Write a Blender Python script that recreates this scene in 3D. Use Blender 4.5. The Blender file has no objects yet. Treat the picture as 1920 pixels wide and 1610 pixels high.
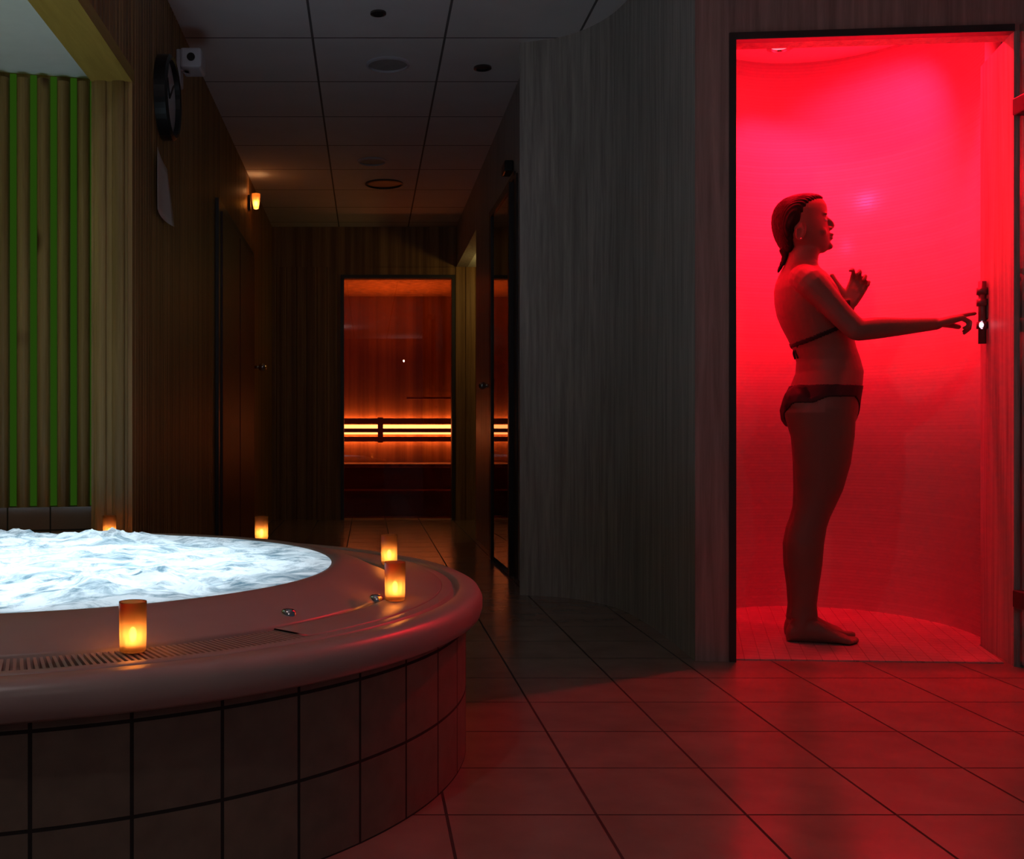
import bpy, bmesh, math, random
from mathutils import Vector, Matrix, noise
random.seed(7)
C = bpy.context.scene.collection
PI = math.pi
F = 2000.0; CX, CY, CH = 690.0, 815.0, 0.76      # focal length in px, principal point, camera height

# ------------------------------------------------------------------ camera, world, exposure
cam = bpy.data.objects.new('camera', bpy.data.cameras.new('camera'))
C.objects.link(cam)
cam.location = (0, 0, CH); cam.rotation_euler = (PI/2, 0, 0)
cam.data.sensor_width = 36; cam.data.lens = F/1920*36
cam.data.shift_x = (960-CX)/1920; cam.data.shift_y = (CY-805)/1920
cam.data.clip_start = 0.02
bpy.context.scene.camera = cam
vs = bpy.context.scene.view_settings
bpy.context.scene.display_settings.display_device = 'sRGB'
vs.view_transform = 'Standard'; vs.look = 'None'; vs.gamma = 1; vs.use_curve_mapping = False
vs.exposure = 0.0
w = bpy.data.worlds.new('world'); bpy.context.scene.world = w; w.use_nodes = True
w.node_tree.nodes['Background'].inputs[0].default_value = (0.75, 0.78, 1.0, 1)
w.node_tree.nodes['Background'].inputs[1].default_value = 0.03

def light(name, kind, loc, power, col, size=0.05, rot=(0,0,0), parent=None, **kw):
    d = bpy.data.lights.new(name, kind); d.energy = power; d.color = col
    if kind == 'AREA':
        d.shape = kw.pop('shape', 'DISK'); d.size = size
        if 'size_y' in kw: d.size_y = kw.pop('size_y')
    else: d.shadow_soft_size = size
    for k, v in kw.items(): setattr(d, k, v)
    o = bpy.data.objects.new(name, d); C.objects.link(o)
    o.location = loc; o.rotation_euler = rot
    if parent: o.parent = parent
    return o
def aim(o, target):
    o.rotation_euler = (Vector(target)-o.location).to_track_quat('-Z', 'Y').to_euler()

RED = (1.0, 0.003, 0.015)
# red downlights in the steam cabin ceiling
l = light('red_light_back', 'SPOT', (1.74, 4.50, 2.37), 60, RED, .03, spot_size=1.7, spot_blend=.6); aim(l, (1.95, 4.40, 0.0))
l = light('red_light_right', 'SPOT', (1.98, 4.18, 2.37), 95, RED, .03, spot_size=1.7, spot_blend=.9); aim(l, (2.2, 4.62, 1.85))
l = light('red_light_left', 'SPOT', (1.42, 4.02, 2.37), 62, RED, .03, spot_size=2.2, spot_blend=.8); aim(l, (1.75, 4.5, .2))
l = light('red_light_door', 'SPOT', (2.0, 4.03, 2.375), 85, RED, .04, spot_size=2.0, spot_blend=.3); aim(l, (1.25, 2.75, 0))
# lamps under the whirlpool water
light('pool_light', 'AREA', (-.885, 2.70, .24), 11.5, (.74, .92, 1.0), 1.42, (PI, 0, 0))
light('nook_fill', 'POINT', (-1.75, 3.0, 1.65), 1.6, (.80, 1.0, .16), .05)  # yellow-green fill added out of frame, tints the slats and beam
# unseen uplight added for the sauna ceiling; warm dim lamp in the side recess
l = light('sauna_fill', 'AREA', (.27, 10.3, 1.3), 13, (1, .45, .12), 1.2, (PI, 0, 0)); l.data.spread = 1.6
light('recess_light', 'POINT', (1.25, 8.9, 2.05), 3.2, (1, .72, .22), .06)
# warm fill from the changing area behind the camera, also the sauna-glass glint
light('room_fill', 'POINT', (.68, -1.2, 2.17), 6.0, (1.0, .84, .78), .014)
light('room_fill', 'POINT', (-.55, .8, 2.45), 7.0, (1.0, .88, .87), .04)  # second fill, added overhead to brighten the ceiling and upper grey wall

# ------------------------------------------------------------------ helpers
def thing(name, label, cat, loc=(0,0,0), rotz=0, group=None):
    o = bpy.data.objects.new(name, None); C.objects.link(o)
    o.location = loc; o.rotation_euler = (0,0,rotz); o.empty_display_size = .05
    return tag(o, label, cat, group)
def tag(o, label, cat, group=None):
    o['label'] = label; o['category'] = cat
    if group: o['group'] = group
    return o
def obj(name, bm, mat, parent=None, smooth=False):
    me = bpy.data.meshes.new(name)
    bm.normal_update(); bm.to_mesh(me); bm.free()
    if smooth:
        for p in me.polygons: p.use_smooth = True
    o = bpy.data.objects.new(name, me); C.objects.link(o)
    if mat: me.materials.append(mat)
    if parent: o.parent = parent
    return o
def struct(name, bm, mat, parent=None, smooth=False):
    o = obj(name, bm, mat, parent, smooth)
    if not parent: o['kind'] = 'structure'
    return o
def NB(): return bmesh.new()
def box(bm, a, b, bev=0):
    """axis aligned box from corner a to corner b"""
    x0,y0,z0 = [min(p,q) for p,q in zip(a,b)]; x1,y1,z1 = [max(p,q) for p,q in zip(a,b)]
    t = bmesh.new()
    bmesh.ops.create_cube(t, size=1)
    for v in t.verts:
        v.co = Vector(((x0+x1)/2+v.co.x*(x1-x0), (y0+y1)/2+v.co.y*(y1-y0), (z0+z1)/2+v.co.z*(z1-z0)))
    if bev: bmesh.ops.bevel(t, geom=t.edges[:], offset=bev, segments=2, affect='EDGES', profile=.5)
    merge(bm, t); return bm
def merge(bm, t):
    vm = {}
    for v in t.verts: vm[v] = bm.verts.new(v.co)
    for f in t.faces:
        try: bm.faces.new([vm[v] for v in f.verts])
        except ValueError: pass
    t.free()
def prism(bm, pts, z0, z1):
    """vertical prism on a plan polygon"""
    lo = [bm.verts.new((x,y,z0)) for x,y in pts]; hi = [bm.verts.new((x,y,z1)) for x,y in pts]
    n = len(pts)
    for i in range(n): bm.faces.new((lo[i], lo[(i+1)%n], hi[(i+1)%n], hi[i]))
    bm.faces.new(hi); bm.faces.new(lo[::-1])
def lathe(bm, prof, seg=48, c=(0,0,0), a0=0, a1=2*PI):
    full = abs(a1-a0-2*PI) < 1e-6
    cols = []
    for i in range(seg + (0 if full else 1)):
        a = a0+(a1-a0)*i/seg
        cols.append([bm.verts.new((c[0]+r*math.cos(a), c[1]+r*math.sin(a), c[2]+z)) for r,z in prof])
    n = len(cols)
    for i in range(n if full else n-1):
        A, B = cols[i], cols[(i+1)%n]
        for j in range(len(prof)-1): bm.faces.new((A[j], B[j], B[j+1], A[j+1]))
def tube(bm, pts, rad, seg=12, cap=True):
    """round tube through pts; rad is a number or a list"""
    pts = [Vector(p) for p in pts]
    if not hasattr(rad, '__len__'): rad = [rad]*len(pts)
    rings = []; up = None
    for i, p in enumerate(pts):
        d = (pts[min(i+1,len(pts)-1)]-pts[max(i-1,0)]).normalized()
        if up is None:
            up = Vector((0,0,1)) if abs(d.z) < .9 else Vector((1,0,0))
        s = d.cross(up).normalized(); up = s.cross(d).normalized()
        rings.append([bm.verts.new(p+(s*math.cos(2*PI*k/seg)+up*math.sin(2*PI*k/seg))*rad[i]) for k in range(seg)])
    for a, b in zip(rings, rings[1:]):
        for k in range(seg): bm.faces.new((a[k], a[(k+1)%seg], b[(k+1)%seg], b[k]))
    if cap:
        bm.faces.new(rings[0][::-1]); bm.faces.new(rings[-1])
def ball(bm, c, r, sub=2):
    t = bmesh.new(); bmesh.ops.create_icosphere(t, subdivisions=sub, radius=1)
    r = r if hasattr(r, '__len__') else (r,r,r)
    for v in t.verts: v.co = Vector(c)+Vector((v.co.x*r[0], v.co.y*r[1], v.co.z*r[2]))
    merge(bm, t)
def slats(bm, p0, p1, z0, z1, period, width, depth, back=.04, rnd=False, ztop=None):
    """board wall from plan point p0 to p1, boards stand proud on the right hand side of p0->p1"""
    p0, p1 = Vector(p0), Vector(p1); L = (p1-p0).length; u = (p1-p0)/L; n = Vector((u.y, -u.x))
    def P(s, w): q = p0+u*s+n*w; return (q.x, q.y)
    prism(bm, [P(0,-back), P(L,-back), P(L,0), P(0,0)], z0, z1)
    s = (period-width)/2
    while s+width <= L+1e-6:
        zt = z1 if ztop is None else ztop
        if rnd:
            pf = [P(s, .0005)]+[P(s+width/2-width/2*math.cos(a), depth*(.45+.55*math.sin(a))) for a in [PI*k/8 for k in range(9)]]+[P(s+width, .0005)]
        else:
            c = min(.004, width*.2)
            pf = [P(s,.0005), P(s,depth-c), P(s+c,depth), P(s+width-c,depth), P(s+width,depth-c), P(s+width,.0005)]
        prism(bm, pf[::-1], z0, zt)
        s += period

# ------------------------------------------------------------------ materials
def M(name):
    m = bpy.data.materials.new(name); m.use_nodes = True
    return m, m.node_tree, m.node_tree.nodes['Principled BSDF']
def N(nt, kind, **kw):
    n = nt.nodes.new(kind)
    for k, v in kw.items():
        if k in n.inputs: n.inputs[k].default_value = v
        else: setattr(n, k, v)
    return n
def plain(name, col, rough=.5, metal=0, var=.12, scale=12, bump=0, spec=None):
    m, nt, b = M(name)
    tc = N(nt, 'ShaderNodeTexCoord'); nz = N(nt, 'ShaderNodeTexNoise', Scale=scale, Detail=4)
    nt.links.new(tc.outputs['Object'], nz.inputs['Vector'])
    r = N(nt, 'ShaderNodeValToRGB')
    r.color_ramp.elements[0].position = .3; r.color_ramp.elements[1].position = .7
    r.color_ramp.elements[0].color = [c*(1-var) for c in col]+[1]; r.color_ramp.elements[1].color = [min(1,c*(1+var)) for c in col]+[1]
    nt.links.new(nz.outputs['Fac'], r.inputs['Fac']); nt.links.new(r.outputs['Color'], b.inputs['Base Color'])
    b.inputs['Roughness'].default_value = rough; b.inputs['Metallic'].default_value = metal
    if spec is not None: b.inputs['Specular IOR Level'].default_value = spec
    if bump:
        bp = N(nt, 'ShaderNodeBump', Strength=bump, Distance=.01)
        nt.links.new(nz.outputs['Fac'], bp.inputs['Height']); nt.links.new(bp.outputs['Normal'], b.inputs['Normal'])
    return m
def wood(name, c0, c1, rough=.5, grain=(30,30,1.2), knots=0, board=0, detail=6, contrast=.25, spec=.4):
    """vertical grain wood"""
    m, nt, b = M(name)
    tc = N(nt, 'ShaderNodeTexCoord'); mp = N(nt, 'ShaderNodeMapping'); mp.inputs['Scale'].default_value = grain
    nt.links.new(tc.outputs['Object'], mp.inputs['Vector'])
    nz = N(nt, 'ShaderNodeTexNoise', Scale=1.0, Detail=detail, Roughness=.65, Distortion=.4)
    nt.links.new(mp.outputs['Vector'], nz.inputs['Vector'])
    r = N(nt, 'ShaderNodeValToRGB')
    r.color_ramp.elements[0].position = .5-contrast; r.color_ramp.elements[1].position = .5+contrast
    r.color_ramp.elements[0].color = list(c0)+[1]; r.color_ramp.elements[1].color = list(c1)+[1]
    nt.links.new(nz.outputs['Fac'], r.inputs['Fac'])
    out = r.outputs['Color']
    if board:
        mb = N(nt, 'ShaderNodeMapping'); mb.inputs['Scale'].default_value = (board, board, .02)
        nt.links.new(tc.outputs['Object'], mb.inputs['Vector'])
        n2 = N(nt, 'ShaderNodeTexNoise', Scale=1.0, Detail=1)
        nt.links.new(mb.outputs['Vector'], n2.inputs['Vector'])
        r2 = N(nt, 'ShaderNodeValToRGB'); r2.color_ramp.elements[0].position = .35; r2.color_ramp.elements[1].position = .65
        r2.color_ramp.elements[0].color = (.55,.5,.45,1); r2.color_ramp.elements[1].color = (1,1,1,1)
        nt.links.new(n2.outputs['Fac'], r2.inputs['Fac'])
        mx = N(nt, 'ShaderNodeMix', data_type='RGBA', blend_type='MULTIPLY'); mx.inputs[0].default_value = 1
        nt.links.new(out, mx.inputs[6]); nt.links.new(r2.outputs['Color'], mx.inputs[7]); out = mx.outputs[2]
    if knots:
        mk = N(nt, 'ShaderNodeMapping'); mk.inputs['Scale'].default_value = (knots, knots, knots*.55)
        nt.links.new(tc.outputs['Object'], mk.inputs['Vector'])
        vo = N(nt, 'ShaderNodeTexVoronoi', Scale=1.0); nt.links.new(mk.outputs['Vector'], vo.inputs['Vector'])
        r3 = N(nt, 'ShaderNodeValToRGB'); r3.color_ramp.elements[0].position = .06; r3.color_ramp.elements[1].position = .16
        r3.color_ramp.elements[0].color = (.3,.18,.1,1); r3.color_ramp.elements[1].color = (1,1,1,1)
        nt.links.new(vo.outputs['Distance'], r3.inputs['Fac'])
        mx = N(nt, 'ShaderNodeMix', data_type='RGBA', blend_type='MULTIPLY'); mx.inputs[0].default_value = 1
        nt.links.new(out, mx.inputs[6]); nt.links.new(r3.outputs['Color'], mx.inputs[7]); out = mx.outputs[2]
    nt.links.new(out, b.inputs['Base Color']); b.inputs['Roughness'].default_value = rough
    b.inputs['Specular IOR Level'].default_value = spec
    bp = N(nt, 'ShaderNodeBump', Strength=.25, Distance=.004)
    nt.links.new(nz.outputs['Fac'], bp.inputs['Height']); nt.links.new(bp.outputs['Normal'], b.inputs['Normal'])
    return m
def tiles(name, col, col2, grout, sx, sy, mortar, rough=.3, coord='Object', shift=(0,0,0), offset=0, bump=.6, rot=None, vary=.0, ripple=0, nscale=5, smooth=.2):
    m, nt, b = M(name)
    tc = N(nt, 'ShaderNodeTexCoord'); mp = N(nt, 'ShaderNodeMapping')
    mp.inputs['Location'].default_value = shift
    if rot: mp.inputs['Rotation'].default_value = rot
    nt.links.new(tc.outputs[coord], mp.inputs['Vector'])
    br = N(nt, 'ShaderNodeTexBrick', Scale=1.0); br.offset = offset; br.squash = 1
    br.inputs['Brick Width'].default_value = sx; br.inputs['Row Height'].default_value = sy
    br.inputs['Mortar Size'].default_value = mortar; br.inputs['Mortar Smooth'].default_value = smooth
    br.inputs['Color1'].default_value = list(col)+[1]; br.inputs['Color2'].default_value = list(col2)+[1]; br.inputs['Mortar'].default_value = list(grout)+[1]
    nt.links.new(mp.outputs['Vector'], br.inputs['Vector'])
    nz = N(nt, 'ShaderNodeTexNoise', Scale=nscale, Detail=6); nt.links.new(tc.outputs[coord], nz.inputs['Vector'])
    r = N(nt, 'ShaderNodeValToRGB'); r.color_ramp.elements[0].position = .3; r.color_ramp.elements[1].position = .7
    r.color_ramp.elements[0].color = (1-vary,)*3+(1,); r.color_ramp.elements[1].color = (1,1,1,1)
    nt.links.new(nz.outputs['Fac'], r.inputs['Fac'])
    mx = N(nt, 'ShaderNodeMix', data_type='RGBA', blend_type='MULTIPLY'); mx.inputs[0].default_value = 1
    nt.links.new(br.outputs['Color'], mx.inputs[6]); nt.links.new(r.outputs['Color'], mx.inputs[7])
    nt.links.new(mx.outputs[2], b.inputs['Base Color'])
    mr = N(nt, 'ShaderNodeMapRange'); mr.inputs['To Min'].default_value = rough; mr.inputs['To Max'].default_value = .9
    nt.links.new(br.outputs['Fac'], mr.inputs['Value']); nt.links.new(mr.outputs['Result'], b.inputs['Roughness'])
    bp = N(nt, 'ShaderNodeBump', Strength=bump, Distance=.003); bp.invert = True
    nt.links.new(br.outputs['Fac'], bp.inputs['Height'])
    last = bp
    if ripple:
        b2 = N(nt, 'ShaderNodeBump', Strength=ripple, Distance=.02)
        n3 = N(nt, 'ShaderNodeTexNoise', Scale=nscale*1.3, Detail=3); nt.links.new(tc.outputs[coord], n3.inputs['Vector'])
        nt.links.new(n3.outputs['Fac'], b2.inputs['Height']); nt.links.new(bp.outputs['Normal'], b2.inputs['Normal']); last = b2
    nt.links.new(last.outputs['Normal'], b.inputs['Normal'])
    return m
def emit(name, col, s):
    m = bpy.data.materials.new(name); m.use_nodes = True; nt = m.node_tree; nt.nodes.clear()
    e = N(nt, 'ShaderNodeEmission', Strength=s); e.inputs['Color'].default_value = list(col)+[1]
    o = N(nt, 'ShaderNodeOutputMaterial'); nt.links.new(e.outputs[0], o.inputs[0]); return m
def glass(name, tint, ior=1.5, rough=.02, trans=0, boost=1.0):
    """thin pane: tinted see-through with a fresnel reflection, some translucency"""
    m = bpy.data.materials.new(name); m.use_nodes = True; nt = m.node_tree; nt.nodes.clear()
    t = N(nt, 'ShaderNodeBsdfTransparent'); t.inputs[0].default_value = list(tint)+[1]
    g = N(nt, 'ShaderNodeBsdfGlossy'); g.inputs['Roughness'].default_value = rough; g.inputs['Color'].default_value = (boost,)*3+(1,)
    fr = N(nt, 'ShaderNodeFresnel', IOR=ior); mx = N(nt, 'ShaderNodeMixShader'); o = N(nt, 'ShaderNodeOutputMaterial')
    a = t.outputs[0]
    if trans:
        tl = N(nt, 'ShaderNodeBsdfTranslucent'); tl.inputs[0].default_value = list(tint)+[1]
        m2 = N(nt, 'ShaderNodeMixShader'); m2.inputs[0].default_value = trans
        nt.links.new(a, m2.inputs[1]); nt.links.new(tl.outputs[0], m2.inputs[2]); a = m2.outputs[0]
    nt.links.new(fr.outputs[0], mx.inputs[0]); nt.links.new(a, mx.inputs[1]); nt.links.new(g.outputs[0], mx.inputs[2])
    nt.links.new(mx.outputs[0], o.inputs[0]); return m

m_dark_wood = wood('brown_boards', (.22,.11,.04), (.46,.26,.10), .5, (40,40,1.5), board=18)
m_pine = wood('pine', (.30,.18,.055), (.52,.33,.125), .45, (50,50,2.2), knots=5, board=9)
m_beam = wood('beam_pine', (.32,.20,.035), (.46,.31,.07), .5, (30,3,30), knots=3)
m_front = wood('laminate_red_spill', (.23,.155,.15), (.50,.33,.31), .45, (38,38,1.8), detail=8, contrast=.22, spec=.25)  # grey laminate with the red spill from the cabin put into its colour
m_grey = wood('grey_laminate', (.21,.195,.19), (.50,.465,.455), .45, (38,38,1.8), detail=8, contrast=.22, spec=.25)
m_floor = tiles('floor_tiles', (.31,.22,.18), (.28,.20,.165), (.035,.025,.022), .3, .3, .0035, .2, shift=(-.157,-2.134,0), vary=.22, nscale=7, ripple=.05)
m_ceil = tiles('ceiling_panels', (.76,.73,.76), (.73,.70,.73), (.14,.13,.14), .62, .62, .006, .9, shift=(.26,-5.0+.62*8,0), vary=.06, bump=.8)
m_white = plain('white_plaster', (.75,.77,.76), .9, var=.03)
m_mosaic = tiles('white_mosaic', (.80,.80,.80), (.74,.74,.74), (.60,.60,.60), 3.1, .0135, .0010, .22, coord='UV', vary=.05, bump=.35, nscale=3, ripple=.10)
m_cabin_floor = tiles('cabin_floor_mosaic', (.46,.40,.38), (.42,.37,.35), (.30,.26,.25), .05, .05, .0015, .3, vary=.25, nscale=6, ripple=.1, rot=(0,0,.3))
m_cabin_ceil = plain('cabin_ceiling', (.78,.78,.78), .5, var=.03)
m_acrylic = plain('acrylic', (.42,.32,.29), .33, var=.05, scale=6)
m_tub_tile = tiles('tub_tiles', (.25,.195,.14), (.22,.17,.125), (.03,.024,.02), 1, 1, .022, .45, coord='UV', vary=.25, nscale=3, bump=.8)
m_brown_tile = tiles('brown_tiles', (.28,.16,.11), (.25,.15,.10), (.04,.03,.02), .15, .4, .003, .12, coord='Object', rot=(-PI/2,0,0), vary=.1)
m_black = plain('black', (.012,.012,.013), .35)
m_frame = plain('dark_frame', (.035,.03,.03), .4)
m_chrome = plain('chrome', (.75,.75,.76), .12, metal=1, var=.02)
m_whitep = plain('white_plastic', (.55,.55,.62), .4, var=.03)
m_paper = plain('paper', (.62,.58,.58), .6, var=.04)
m_clockface = plain('clock_face', (.55,.57,.62), .3, var=.03)
m_green = emit('green_diffuser', (.30, 1.0, .06), .045)
m_led = emit('warm_led', (1.0, .70, .36), 12)
m_flame = emit('flame', (1.0, .72, .33), 32)
m_led_hidden = emit('warm_led_bright', (1.0, .62, .28), 26)
m_amber = glass('amber_frosted_glass', (1.0, .62, .32), 1.25, .15, trans=.62)
m_wax = plain('wax', (.9,.75,.5), .5)
m_glass = glass('clear_glass', (.93,.95,.94), 1.5, .02)
m_tint = glass('brown_glass', (.62,.36,.26), 1.4, .0)
m_mirror = glass('dark_door_glass', (.10,.07,.06), 1.9, .02)
m_sauna = wood('sauna_boards', (.40,.19,.08), (.55,.30,.13), .55, (40,40,1.5), board=14)
m_sauna_dark = wood('sauna_bench_wood', (.20,.08,.04), (.30,.13,.06), .6, (2,30,30))
m_skin = plain('skin', (.20,.11,.085), .5, var=.05, scale=5)
m_hair = plain('wet_hair', (.014,.008,.007), .55, var=.3, scale=60, spec=.2)
m_fabric = plain('black_fabric', (.010,.008,.010), .7)

# ------------------------------------------------------------------ setting: floor, ceilings, walls
bm = NB(); box(bm, (-3.0,-1.5,-.08), (3.6,12.0,0)); struct('floor', bm, m_floor)
H = 2.62
bm = NB(); box(bm, (-1.003,-1.5,H), (3.6,9.54,H+.08)); struct('ceiling', bm, m_ceil)
LX = -.867
# left wall of the corridor and its band above the pool nook
bm = NB(); slats(bm, (LX,3.88), (LX,9.54), 0, H, .047, .041, .010, back=.11); struct('wall_left', bm, m_dark_wood)
bm = NB(); slats(bm, (LX,-1.4), (LX,3.88), 2.09, H, .047, .041, .010, back=.11); struct('wall_left_upper', bm, m_dark_wood)
bm = NB(); box(bm, (-1.003,-1.4,2.04), (LX+.012,3.90,2.09)); struct('trim_1', bm, m_beam)
bm = NB(); box(bm, (-1.003,3.88,0), (-.978,4.0,2.04)); box(bm, (-1.003,3.869,.0), (LX+.012,3.886,2.04)); struct('trim_2', bm, m_dark_wood)
bm = NB(); slats(bm, (-1.003,3.865), (LX-.004,3.865), 0, 2.04, .066, .044, .014, back=.003, rnd=True); struct('trim_8', bm, m_pine)
# pool nook: back wall of pine slats lit green, brown tile band, white ceiling
A0 = Vector((-2.75,3.70)); A1 = Vector((-.90,4.13)); ud = (A1-A0).normalized(); nd = Vector((ud.y,-ud.x))
bm = NB()
def aP(s, w_): q = A1-ud*s+nd*w_; return (q.x, q.y)
per, sw = .0735, .044
n = 24
for i in range(n):                      # slats only; the backing wall stands behind them
    s = .026+i*per
    pf = [aP(s+sw/2-sw/2*math.cos(a), .012+.020*math.sin(a)) for a in [PI*k/8 for k in range(9)]]
    pf = [aP(s, -.012)]+pf+[aP(s+sw, -.012)]
    prism(bm, pf, .487, 2.105+random.uniform(-.004,.004))
struct('trim_3', bm, m_pine)
bm = NB(); q0, q1, q2, q3 = aP(0,-.014), aP(1.9,-.014), aP(1.9,-.1), aP(0,-.1)
prism(bm, [q0,q1,q2,q3][::-1], 0, 2.14); struct('wall_alcove', bm, m_pine)
led = thing('light_strip', 'green glowing light strips set between the pine slats behind the whirlpool', 'light strip', (0,0,0))
bm = NB()
for i in range(n):
    s = .026+sw+i*per+.003
    prism(bm, [aP(s,-.0125), aP(s+per-sw-.006,-.0125), aP(s+per-sw-.006,-.006), aP(s,-.006)], .49, 2.125)
obj('diffuser', bm, m_green, led)
bm = NB(); prism(bm, [aP(0,.03), aP(1.9,.03), aP(1.9,-.013), aP(0,-.013)], 0, .487)
struct('trim_4', bm, m_brown_tile)
bm = NB(); box(bm, (-3.0,-1.5,2.13), (-1.004,4.3,2.2)); struct('ceiling_alcove', bm, m_white)
bm = NB(); box(bm, (-2.9,-1.5,0), (-2.75,4.0,2.13)); struct('wall_alcove_side', bm, m_pine)

# far wall with the sauna door opening
FY = 9.54; dx0, dx1, dh = -.215, .749, 2.16
bm = NB()
slats(bm, (-1.0,FY), (dx0-.03,FY), 0, 2.26, .09, .084, .008, back=.1)
slats(bm, (dx1+.03,FY), (2.2,FY), 0, 2.26, .09, .084, .008, back=.1)
box(bm, (-1.0,FY,2.26), (2.2,FY+.1,H)); box(bm, (dx0-.03,FY,dh+.03), (dx1+.03,FY+.1,2.262))
struct('wall_far', bm, m_dark_wood)
# right corridor wall, side recess with a lowered ceiling
RX = .79
bm = NB()
box(bm, (RX,6.55,0), (RX+.1,7.8,H)); box(bm, (RX,7.8,2.26), (RX+.1,FY,H)); box(bm, (RX,5.04,2.14), (RX+.1,6.55,H))
box(bm, (RX,5.04,0), (RX+.1,5.66,2.14))
struct('wall_right', bm, m_grey)
bm = NB(); box(bm, (RX+.1,7.8,2.26), (2.2,FY,2.32)); struct('ceiling_recess', bm, m_white)
bm = NB(); box(bm, (2.1,7.7,0), (2.2,FY,2.3)); box(bm, (RX+.1,7.7,0), (2.1,7.8,2.3)); struct('wall_recess', bm, m_dark_wood)

# curved grey wall beside the steam cabin
def curve_wall(bm, pts, th, z0, z1, side, sub=6):
    """extruded wall along a smoothed plan line; UV = (arc length, height)"""
    P = [Vector(p) for p in pts]; S = []
    for i in range(len(P)-1):
        a, b, c, d = P[max(i-1,0)], P[i], P[i+1], P[min(i+2,len(P)-1)]
        for k in range(sub):
            t = k/sub
            S.append(.5*((2*b)+(c-a)*t+(2*a-5*b+4*c-d)*t*t+(-a+3*b-3*c+d)*t**3))
    S.append(P[-1])
    uv = bm.loops.layers.uv.verify(); L = 0; prev = None; cols = []
    for i, p in enumerate(S):
        d = (S[min(i+1,len(S)-1)]-S[max(i-1,0)]).normalized(); nn = Vector((d.y,-d.x))*side
        if i: L += (p-S[i-1]).length
        q = p+nn*th
        cols.append((L, [bm.verts.new((p.x,p.y,z0)), bm.verts.new((p.x,p.y,z1)), bm.verts.new((q.x,q.y,z1)), bm.verts.new((q.x,q.y,z0))]))
    zs = [z0, z1, z1, z0]
    for (La, a), (Lb, b) in zip(cols, cols[1:]):
        for j in range(4):
            f = bm.faces.new((a[j], b[j], b[(j+1)%4], a[(j+1)%4]))
            for lp, (u_, v_) in zip(f.loops, ((La,zs[j]),(Lb,zs[j]),(Lb,zs[(j+1)%4]),(La,zs[(j+1)%4]))): lp[uv].uv = (u_, v_)
    bm.faces.new(cols[0][1]); bm.faces.new(cols[-1][1][::-1])
    bmesh.ops.recalc_face_normals(bm, faces=bm.faces[:])
bm = NB(); curve_wall(bm, [(.72,5.06),(.80,5.035),(.90,4.99),(1.01,4.87),(1.09,4.68),(1.12,4.4),(1.12,4.0),(1.10,3.59)], .06, 0, H, -1)
struct('wall_curved', bm, m_grey)
# front wall of the steam cabin with the doorway
FA = Vector((1.10,3.585)); FD = Vector((1,-.085)).normalized(); FN = Vector((-FD.y, FD.x))
def fP(X, w_): s = (X-FA.x)/FD.x; q = FA+FD*s+FN*w_; return (q.x,q.y)
JL, JR, DH = 1.232, 2.118, 2.085
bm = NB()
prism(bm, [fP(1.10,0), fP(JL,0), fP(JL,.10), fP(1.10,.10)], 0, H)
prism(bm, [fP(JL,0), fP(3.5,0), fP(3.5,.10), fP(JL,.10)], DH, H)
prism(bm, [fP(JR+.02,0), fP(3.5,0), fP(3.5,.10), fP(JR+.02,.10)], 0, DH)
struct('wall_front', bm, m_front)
bm = NB(); prism(bm, [fP(JR,.0), fP(JR+.05,.0), (2.27,3.84), (2.205,3.84)], 0, DH); struct('trim_5', bm, m_grey)
bm = NB()
prism(bm, [fP(JL-.022,-.008), fP(JL,-.008), fP(JL,.03), fP(JL-.022,.03)], 0, DH+.02)
prism(bm, [fP(JL,-.008), fP(JR,-.008), fP(JR,.03), fP(JL,.03)], DH-.004, DH+.02)
struct('trim_6', bm, m_frame)
cab = [(1.25,3.66),(1.25,3.85),(1.27,4.15),(1.36,4.42),(1.54,4.62),(1.78,4.71),(2.02,4.67),(2.2,4.52),(2.29,4.30),(2.30,4.08),(2.27,3.92),(2.22,3.84)]
bm = NB(); curve_wall(bm, cab, .05, 0, 2.44, -1, 8); struct('wall_cabin', bm, m_mosaic, smooth=True)
bm = NB(); prism(bm, [(1.2,3.70),(2.36,3.60),(2.36,4.76),(1.2,4.76)], 2.40, 2.46); struct('ceiling_cabin', bm, m_cabin_ceil)

bm = NB(); prism(bm, [(JL+.01,3.60),(JR-.005,3.545),(2.20,3.84),(2.29,3.92),(2.33,4.1),(2.31,4.35),(2.22,4.56),(2.04,4.72),(1.78,4.75),(1.5,4.66),(1.33,4.45),(1.23,4.15),(1.22,3.7)], -.01, .004)
struct('floor_cabin', bm, m_cabin_floor)
# doors of the corridor
def flat(bm, x, y0, y1, z0, z1, t): box(bm, (x, y0, z0), (x+t, y1, z1))
bm = NB(); flat(bm, LX+.011, 5.98, 7.82, 0, 2.09, .02); d = struct('door_1', bm, m_frame)
bm = NB(); flat(bm, LX+.031, 6.06, 6.86, .04, 2.03, .012); flat(bm, LX+.031, 6.90, 7.74, .04, 2.03, .012); struct('door_leaf', bm, plain('dark_red_paint', (.06,.015,.012), .5), d)
bm = NB(); tube(bm, [(LX+.01,8.05,1.27),(LX+.05,8.05,1.27)], .012); ball(bm, (LX+.07,8.05,1.27), .034)
tag(obj('round_pull', bm, m_chrome, smooth=True), 'round metal knob on the left corridor wall beside the far brown boards', 'knob')
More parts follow.
